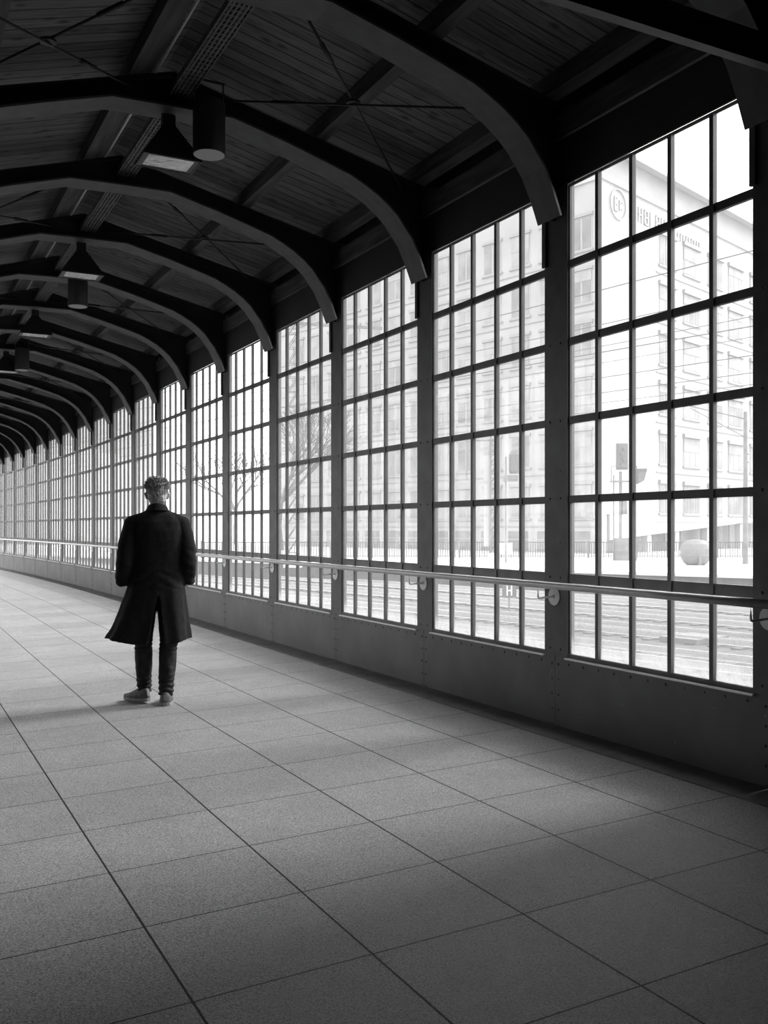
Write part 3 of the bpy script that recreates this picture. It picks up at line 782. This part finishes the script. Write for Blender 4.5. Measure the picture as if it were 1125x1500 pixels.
# ================================================================ outside: railway yard, street, buildings
def RF(R, F): return (R*CT+F*ST, F*CT-R*ST)         # right / forward distances from the viewpoint's ground point -> plan
def P3(R, F, z): a = RF(R, F); return (a[0], a[1], z)
GT, GS = EYE-3.0, EYE-2.0                              # track bed, street level
def poly(pts, z0, z1):
    n = len(pts); m = MB(); m.v = [P3(R, F, z0) for R, F in pts]+[P3(R, F, z1) for R, F in pts]
    m.f = [tuple(range(n)), tuple(n+i for i in range(n))]+[(i, (i+1) % n, n+(i+1) % n, n+i) for i in range(n)]; return m
g_ = MB().box((-60, -60, GT-.4), (330, 330, GT)); tag(g_.build('ground', M['ballast']), kind='structure')
ed = [(-90, 118.4), (8.73, 44.7), (15.3, 39.8), (45, 17.6)]
pf = poly(ed+[(120, 17.6), (120, 240), (-90, 240)], GT, GS); tag(pf.build('street_pavement', M['concrete']), kind='structure')
# platform edge wall and its capping strip
e = MB(); c_ = MB()
for (a, b) in ((ed[1], ed[0]), (ed[3], ed[2]), (ed[2], ed[1])):
    nrm = Vector((a[1]-b[1], -(a[0]-b[0]))).normalized(); nrm = nrm if nrm.y < 0 else -nrm
    q = [(a[0]+nrm.x*.12, a[1]+nrm.y*.12), (b[0]+nrm.x*.12, b[1]+nrm.y*.12), b, a]
    t_ = poly(q, GT, GS-.12); e.add(t_.v, t_.f); q2 = [(a[0]+nrm.x*.2, a[1]+nrm.y*.2), (b[0]+nrm.x*.2, b[1]+nrm.y*.2), b, a]; t_ = poly(q2, GS-.12, GS+.01); c_.add(t_.v, t_.f)
tag(e.build('trim_2', M['kerb']), kind='structure'); tag(c_.build('trim_3', M['concrete']), kind='structure')
# supports under the hall
# tracks
tdir = Vector((-.639, .769)); tn = Vector((.769, .639))
def track(q0, label):
    c = tn*(q0-.75)+tdir*8; a = RF(c.x, c.y); hd = math.atan2(*reversed(RF(tdir.x, tdir.y)))
    o = empty('railway_track', (a[0], a[1], GT), hd, label=label, cat='railway track', group='railway tracks below the windows')
    for s_ in (-1, 1):
        MB().box((-45, s_*.75-.035, .16), (110, s_*.75+.035, .20)).box((-45, s_*.75-.012, .03), (110, s_*.75+.012, .165)).box((-45, s_*.75-.07, .0), (110, s_*.75+.07, .04)).build('rail', M['railtop'], o)
    sl = MB(); x = -45
    while x < 110: sl.box((x, -1.25, -.05), (x+.24, 1.25, .035)); x += .65
    sl.build('sleepers', M['sleeper'], o)['kind'] = 'stuff'
    return o
track(19.4, 'railway track nearest the windows'); track(23.6, 'second railway track out from the windows'); track(27.9, 'third railway track out from the windows'); track(32.2, 'farthest railway track, beside the pale platform edge')
# fence
fn = empty('fence', P3(10, 63, GS), -TH, label='low grey bar fence along the street behind the tracks', cat='fence')
def fpart(x0, x1):
    m = MB(); m.box((x0, -.025, 1.0), (x1, .025, 1.06)).box((x0, -.02, .1), (x1, .02, .14)); x = x0
    while x < x1: m.box((x, -.012, 0), (x+.045, .012, 1.0)); x += .16
    return m
for q in range(7): fpart(-22+q*8.5, -22+q*8.5+8.3).build('railing_panel', M['fence'], fn)
for q in range(8): MB().box((-22.1+q*8.5, -.05, 0), (-22.0+q*8.5, .05, 1.12)).build('fence_post', M['mast'], fn)
# big corner building
BR, BF = 16.35, 72.0
dL, dR = Vector((-.661, .750)), Vector((.691, .723))
bld = empty('office_building', P3(BR, BF, GS), label='pale rendered corner office building filling the windows behind the tracks', cat='building')
bO = Vector(P3(BR, BF, GS))
def bpt(d, t, out, z):      # a point on a face: t metres from the corner, out metres proud of the wall
    nrm = Vector((d.y, -d.x)) if d is dL else Vector((d.y, -d.x)); 
    if (nrm.x*(-BR)+nrm.y*(-BF)) < 0: nrm = -nrm
    p = Vector((BR, BF))+d*t+nrm*out; return Vector(P3(p.x, p.y, EYE+z))-bO
def bbox_(m, d, t0, t1, o0, o1, z0, z1):
    vs = [bpt(d, t, o, z) for z in (z0, z1) for t, o in ((t0, o0), (t1, o0), (t1, o1), (t0, o1))]
    return m.add(vs, [(0, 3, 2, 1), (4, 5, 6, 7), (0, 1, 5, 4), (1, 2, 6, 5), (2, 3, 7, 6), (3, 0, 4, 7)])
LL, LR = 42.0, 34.0
def flank(d, Ln, m_, nm, z0=-2.0): m = MB(); bbox_(m, d, 0, Ln, 0, -.5, z0, 26.4); return m.build(nm, m_, bld)
flank(dL, LL, M['facade2'], 'left_wall'); flank(dR, LR, M['facade'], 'right_wall', 1.0)
c0 = bpt(dL, 0, -.5, 0); 
cap = MB(); A = bpt(dL, LL, 0, 26.4); Bp = bpt(dL, 0, 0, 26.4); Cp = bpt(dR, LR, 0, 26.4); Dp = A+(Cp-Bp)
cap.add([A, Bp, Cp, Dp]+[v+Vector((0, 0, .3)) for v in (A, Bp, Cp, Dp)], [(0, 1, 2, 3), (4, 5, 6, 7), (0, 1, 5, 4), (1, 2, 6, 5), (2, 3, 7, 6), (3, 0, 4, 7)]); cap.build('roof_slab', M['facade'], bld)
at_ = MB(); bbox_(at_, dL, .3, LL, -.3, -.8, 26.7, 29.0); bbox_(at_, dR, .3, LR, -.3, -.8, 26.7, 29.0); at_.build('attic_band', M['roofband'], bld)
at2 = MB(); bbox_(at2, dR, -.4, LR, .35, -.5, 28.95, 29.2); bbox_(at2, dL, -.4, LL, .35, -.5, 28.95, 29.2); bbox_(at2, dR, -.1, LR, .15, 0, 26.3, 26.75); bbox_(at2, dL, -.1, LL, .15, 0, 26.3, 26.75); at2.build('cornice', M['facade'], bld)
def bwindow(d, t0, t1, zt, h, blind):
    fr_ = MB(); bbox_(fr_, d, t0, t1, .03, -.02, zt-h, zt); 
    f = fr_.build('window', M['winframe'], bld)
    pn = MB(); n_ = 2 if t1-t0 < 2.4 else 3; w_ = (t1-t0)/n_
    for q in range(n_): bbox_(pn, d, t0+q*w_+.09, t0+(q+1)*w_-.09, .05, .02, zt-h+.1, zt-.1)
    pn.build('pane', M['winglass'] if blind < .6 else M['hazed_blind'], f)
    if blind > .25:
        bl = MB(); bbox_(bl, d, t0+.05, t1-.05, .075, .055, zt-h*(.15+.35*blind), zt-.04); bl.build('blind', M['hazed_blind'], f)
    return f
rb = random.Random(5); led = MB(); lin = MB()
for k in range(6):
    zt = 3.3+4.1*k
    t = .8
    while t < LL-3:
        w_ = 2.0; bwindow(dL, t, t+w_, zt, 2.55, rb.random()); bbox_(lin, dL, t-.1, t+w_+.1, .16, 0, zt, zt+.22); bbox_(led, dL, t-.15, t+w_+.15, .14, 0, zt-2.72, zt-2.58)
        t += 3.05
    for (a, b) in ((9.0, 11.9), (13.3, 16.4), (18.0, 21.0), (22.2, 25.4), (27, 30), (31, 33.6)):
        if k == 0 and a > 40: continue
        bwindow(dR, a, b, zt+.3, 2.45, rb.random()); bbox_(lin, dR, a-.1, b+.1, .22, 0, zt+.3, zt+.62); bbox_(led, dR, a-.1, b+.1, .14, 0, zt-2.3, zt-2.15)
    bbox_(led, dL, 0, LL, .07, 0, zt-3.25, zt-3.17); bbox_(led, dR, 8.5, LR, .07, 0, zt-2.9, zt-2.8)
led.build('ledges', M['trimm'], bld); lin.build('lintels', M['trimm'], bld)
for q in range(12):      # ground-floor openings seen through the fence
    a = 1.0+3.05*q; m = MB(); bbox_(m, dL, a, a+2.1, .03, -.02, -1.9, -1.0); bbox_(m, dL, a, a+2.1, .03, -.02, -.9, -.3); m.build('basement_window', M['winglass'], bld)
m = MB(); bbox_(m, dR, 1.2, LR, -1.6, -2.0, -2.0, 1.0); m.build('arcade_wall', M['facade2'], bld)
for (a, b) in ((3, 6), (9.5, 11), (13, 16), (20, 24.5), (26, 31)):
    m = MB(); bbox_(m, dR, a, b, -1.55, -1.62, -2.0, .55); m.build('shop_window', M['winglass'], bld)
m = MB()
for a in (0.2, 7.2, 12, 18, 25, 32): bbox_(m, dR, a, a+.7, -.05, -.6, -2, 1.0)
m.build('arcade_piers', M['facade'], bld)
# sloping arcade soffit beam
m = MB(); vs = [bpt(dR, t, o, z) for t, zz in ((1.2, -.95), (LR, .9)) for o, z in ((.05, zz), (.05, 1.05), (-.4, 1.05), (-.4, zz))]
m.add(vs, [(0, 1, 2, 3), (4, 7, 6, 5), (0, 4, 5, 1), (1, 5, 6, 2), (2, 6, 7, 3), (3, 7, 4, 0)]); m.build('sloping_beam', M['facade'], bld)
# faint emblem ring and lettering on the right face (illegible in the photo: strokes only)
lg = MB()
for q in range(28):
    a0 = 2*math.pi*q/28; a1 = 2*math.pi*(q+1)/28
    lg.bar(bpt(dR, 2.4+1.15*math.cos(a0), .08, 24.9+1.15*math.sin(a0)), bpt(dR, 2.4+1.15*math.cos(a1), .08, 24.9+1.15*math.sin(a1)), .09, .06)
for dx, dz in ((-.5, .5), (-.5, 0), (-.5, -.5), (.25, .3), (.25, -.2)): bbox_(lg, dR, 2.4+dx, 2.4+dx+.45, .10, 0, 24.9+dz-.05, 24.9+dz+.05)
bbox_(lg, dR, 1.86, 1.96, .1, 0, 24.35, 25.45); bbox_(lg, dR, 2.62, 2.72, .1, 0, 24.5, 25.3)
lg.build('emblem', M['sign'], bld)
le = MB(); t = 4.6
for q in range(6):
    bbox_(le, dR, t, t+.13, .1, 0, 24.3, 25.5)
    if q % 2 == 0: bbox_(le, dR, t, t+.62, .1, 0, 25.38, 25.5); bbox_(le, dR, t, t+.62, .1, 0, 24.3, 24.42)
    if q % 3: bbox_(le, dR, t+.5, t+.63, .1, 0, 24.3, 25.5); bbox_(le, dR, t, t+.6, .1, 0, 24.85, 24.96)
    t += .95
for q in range(9):
    bbox_(le, dR, 12.2+q*.5, 12.2+q*.5+.1, .1, 0, 24.3, 24.95)
    if q % 2: bbox_(le, dR, 12.2+q*.5, 12.2+q*.5+.34, .1, 0, 24.85, 24.95)
    else: bbox_(le, dR, 12.2+q*.5, 12.2+q*.5+.34, .1, 0, 24.3, 24.4)
le.build('lettering', M['sign'], bld)
# farther building along the line, seen through the left-hand windows
fb = empty('long_building', P3(-36, 128, GS), math.atan2(*reversed(RF(-.60, .80))), label='long pale block far behind the left-hand windows', cat='building')
MB().box((-12, 0, 0), (150, 14, 24)).build('wall', M['facade2'], fb)
MB().box((-12.5, -.5, 24), (150.5, 14.5, 24.7)).build('roof_edge', M['roofband'], fb)
for k in range(5):
    for q in range(19): f = MB().box((-10+q*6.6, -.06, 2.2+k*4), (-6.6+q*6.6, .02, 4.4+k*4)).build('window', M['winglass'], fb)

# masts, signals, signs
def lattice(R, F, z0, h, wd, label, arms=True, wt=.07):
    o = empty('lattice_mast', P3(R, F, z0), -TH, label=label, cat='mast')
    m = MB(); n_ = int(h/(wd*1.3))
    for sx_ in (-1, 1):
        for sy_ in (-1, 1): m.bar((sx_*wd/2, sy_*wd/2, 0), (sx_*wd/2*.8, sy_*wd/2*.8, h), wt, wt)
    for q in range(n_):
        a, b = h*q/n_, h*(q+1)/n_
        for s_ in (-1, 1):
            m.bar((-wd/2*.9, s_*wd/2*.9, a), (wd/2*.9, s_*wd/2*.9, b), wt*.6, wt*.6); m.bar((s_*wd/2*.9, wd/2*.9, a), (s_*wd/2*.9, -wd/2*.9, b), wt*.6, wt*.6)
            m.bar((-wd/2*.9, s_*wd/2*.9, b), (wd/2*.9, s_*wd/2*.9, b), wt*.5, wt*.5)
    m.build('lattice_shaft', M['mast'], o)
    MB().box((-wd*.8, -wd*.8, 0), (wd*.8, wd*.8, .5)).build('footing', M['concrete'], o)
    return o
def px(x, F): return (x-562.5)/1400*F
def pz(y, F): return EYE+(772.7-y)/1400*F
lm_ = lattice(px(723, 56), 56, GS, 7.4, .42, 'pale lattice mast with a short arm in the fourth window pane row from the right post')
lm_['label'] = 'lattice mast with a cantilever arm between tracks and fence, seen through the second window'
MB().bar((0, 0, 7.1), (-1.6, 0, 7.1), .08, .1).bar((-1.6, 0, 7.1), (-1.6, 0, 4.8), .05, .05).build('arm', M['mast'], lm_)
MB().box((-.56, -.1, .9), (-.18, .1, 6.2)).build('cable_duct', M['facade'], lm_)
l2 = lattice(px(429, 48), 48, GS, 22, .55, 'tall lattice mast reaching above the fourth window'); 
MB().bar((-4.2, 0, 12.5), (4.5, 0, 12.0), .1, .14).bar((-3.8, 0, 15.5), (3.6, 0, 15.2), .08, .1).build('cross_arms', M['mast'], l2)
l2['label'] = 'tall lattice mast with cross arms seen through the fourth window'
# light signal
sg = empty('railway_signal', P3(px(909, 58), 58, GS), -TH, label='railway light signal on a slim mast in front of the corner building', cat='signal')
MB().tube([(0, 0, 0), (0, 0, 5.4)], .10, 10).build('mast', M['mast'], sg); MB().tube([(-.42, 0, 0), (-.42, 0, 5.2)], .04, 8).build('ladder_pole', M['mast'], sg)
MB().box((-.25, -.12, 5.5), (.42, .12, 7.1)).build('signal_head', M['darksign'], sg)
for q in range(4): MB().tube([(.05+.12*(q % 2), -.12, 5.8+q*.33), (.05+.12*(q % 2), -.30, 5.8+q*.33)], .10, 12).build('lamp_hood', M['darksign'], sg)
MB().box((-.62, -.3, 4.75), (.9, .3, 4.83)).bar((-.62, -.3, 4.8), (-.62, -.3, 5.7), .05, .05).bar((.9, -.3, 4.8), (.9, -.3, 5.7), .05, .05).bar((-.62, -.3, 5.7), (.9, -.3, 5.7), .05, .05).build('platform', M['mast'], sg)
MB().box((.08, -.2, 2.8), (.35, .1, 3.6)).build('junction_box', M['mast'], sg)
MB().box((-.35, -.3, 0), (.95, .3, 1.35)).build('cabinet', M['mast'], sg)
fl_ = empty('floodlight', P3(px(931, 57), 57, GS), -TH, label='floodlight on a thin pole to the right of the light signal', cat='lamp')
MB().tube([(0, 0, 0), (0, 0, 5.0)], .035, 8).build('pole', M['mast'], fl_)
MB().add([(.1, -.3, 4.6), (.45, -.3, 4.8), (.62, -.3, 5.5), (.1, -.3, 5.5), (.1, .3, 4.6), (.45, .3, 4.8), (.62, .3, 5.5), (.1, .3, 5.5)], [(0, 1, 2, 3), (4, 7, 6, 5), (0, 4, 5, 1), (1, 5, 6, 2), (2, 6, 7, 3), (3, 7, 4, 0)]).build('lamp_head', M['darksign'], fl_)
# shaded camera-like signal near the second window
s2 = empty('hooded_signal', P3(px(750, 54), 54, GS), -TH, label='dark hooded signal lamp on a pole, seen through the second window', cat='signal')
MB().tube([(-.35, 0, 0), (-.35, 0, 6.0)], .05, 8).build('pole', M['mast'], s2)
MB().box((-.45, -.25, 4.6), (.3, .25, 4.95)).build('bracket', M['mast'], s2); o = MB().lathe([(.35, 5.05), (.42, 5.2), (.42, 6.1), (.3, 6.35)], (.25, 0, 0), 16).build('lamp_head', M['darksign'], s2)
# catenary mast and wires
cm = empty('catenary_mast', P3(px(1092, 52), 52, GS), -TH, label='slim catenary mast with insulators at the right edge of the first window', cat='mast')
MB().tube([(0, 0, 0), (0, 0, 8.3)], [.15, .10], 12).build('pole', M['mast'], cm)
ins = MB()
for q in range(4): ins.lathe([(.07, 0), (.11, .04), (.07, .08)], (.12*(q % 2), 0, 5.3+q*.22), 10)
ins.build('insulators', M['mast'], cm); MB().bar((0, 0, 7.9), (-3.0, 0, 8.6), .06, .06).bar((0, 0, 6.9), (-3.0, 0, 8.5), .04, .04).bar((0, 0, 9.0), (-2.5, 0, 9.2), .04, .04).build('bracket_arm', M['mast'], cm)
wi = 0
for (q0, zh, sag) in ((19.4, 4.2, .0), (23.6, 4.4, 0), (27.9, 4.7, 0), (19.4, 5.6, .5), (23.6, 5.9, .6), (27.9, 6.3, .7), (32.0, 5.0, 0), (32.0, 6.6, .6)):
    c = tn*(q0-.75); pts = []
    for q in range(-8, 23):
        t = q*5.0; p = c+tdir*t; pts.append(P3(p.x, p.y, EYE+zh+sag*((q % 10-5)/5)**2))
    o = MB().tube(pts, .013, 5).build('overhead_wire', M['cable'])
    tag(o, 'thin %s wire over the %s track outside the windows' % ('contact' if sag == 0 else 'sagging carrier', {19.4: 'nearest', 23.6: 'second', 27.9: 'third', 32.0: 'farthest'}[q0]), 'wire', 'overhead wires above the tracks')
# salt / grit container
gc = empty('grit_container', P3(px(1019, 51), 51, GS), -TH, label='round grey grit container with a dark band standing on the platform', cat='container')
MB().lathe([(.45, 0), (.62, .12), (.78, .42), (.80, .52)], (0, 0, 0), 28).build('tub', M['drum'], gc)
MB().lathe([(.83, .50), (.83, .57)], (0, 0, 0), 28).build('band', M['mast'], gc)
MB().lathe([(.80, .57), (.80, .85), (.72, 1.12), (.50, 1.30), (.15, 1.36)], (0, 0, 0), 28).build('lid', M['drum'], gc)
MB().box((-.1, -.84, .0), (.05, -.55, .5)).build('dark_stripe', M['mast'], gc)
# H board at the track, white notice on the fence, slab between the tracks
hb = empty('stop_board', P3(px(746, 34), 34, GT), -TH, label='small dark board with a white letter H beside the track', cat='sign')
zc = pz(865, 34)-GT
MB().box((-.25, -.015, zc-.24), (.25, .015, zc+.34)).build('board', M['darksign'], hb); MB().tube([(0, .04, 0), (0, .04, zc+.1)], .03, 8).build('post', M['mast'], hb)
MB().box((-.10, -.03, zc-.18), (-.055, -.015, zc+.18)).box((.055, -.03, zc-.18), (.10, -.015, zc+.18)).box((-.055, -.03, zc-.022), (.055, -.015, zc+.022)).build('letter', M['white'], hb)
wn_ = empty('notice_board', P3(px(741, 62.5), 62.5, GS), -TH, label='white notice with one dark stroke standing before the fence', cat='sign')
MB().box((-.42, -.02, .25), (.42, .02, 1.0)).build('board', M['white'], wn_); MB().box((-.02, -.04, .35), (.03, -.02, .75)).add([(-.12, -.04, .40), (.1, -.04, .30), (.03, -.04, .45), (-.12, -.02, .40), (.1, -.02, .30), (.03, -.02, .45)], [(0, 1, 2), (3, 5, 4), (0, 3, 4, 1), (1, 4, 5, 2), (2, 5, 3, 0)]).build('stroke', M['darksign'], wn_)
MB().box((-.35, .0, 0), (-.3, .04, .3)).box((.3, .0, 0), (.35, .04, .3)).build('leg', M['mast'], wn_)
sb = MB().box((-.55, -.75, 0), (.55, .75, .14)).build('cover_slab', M['slab'], loc=P3(px(1017, 25.2), 25.2, GT)); sb.rotation_euler = (0, 0, math.atan2(*reversed(RF(tdir.x, tdir.y)))); tag(sb, 'pale concrete cover slab lying between the two nearest tracks', 'slab')
# bare trees
def tree(R, F, h, seed, label):
    r = random.Random(seed); o = empty('bare_tree', P3(R, F, GS), label=label, cat='tree', group='bare trees by the tracks')
    tr = MB(); br = MB()
    def grow(p, d, ln, rad, lv, m):
        q = p+d*ln; mid = (p+q)/2+Vector((r.uniform(-1, 1), r.uniform(-1, 1), 0))*ln*.05
        m.tube([p, mid, q], [rad, rad*.85, rad*.7], 5 if lv else 8, cap=False)
        if lv >= 5: return
        for _ in range(2 if lv else 4):
            ax = Vector((r.uniform(-1, 1), r.uniform(-1, 1), r.uniform(-.2, .6))).normalized()
            grow(q, (d*.75+ax*.65).normalized(), ln*r.uniform(.62, .85), rad*.62, lv+1, br)
        if lv: grow(q, (d+Vector((r.uniform(-.3, .3), r.uniform(-.3, .3), .1))).normalized(), ln*.8, rad*.7, lv+1, br)
    grow(Vector((0, 0, 0)), Vector((0, 0, 1)), h*.28, h*.018, 0, tr)
    tr.build('trunk', M['bark'], o); br.build('branches', M['bark'], o)
    return o
tree(px(412, 84), 84, 15, 1, 'bare tree behind the tall lattice mast'); tree(px(345, 112), 112, 14, 4, 'bare tree left of the tall lattice mast')
# shelter wall strip: pillars carrying the hall
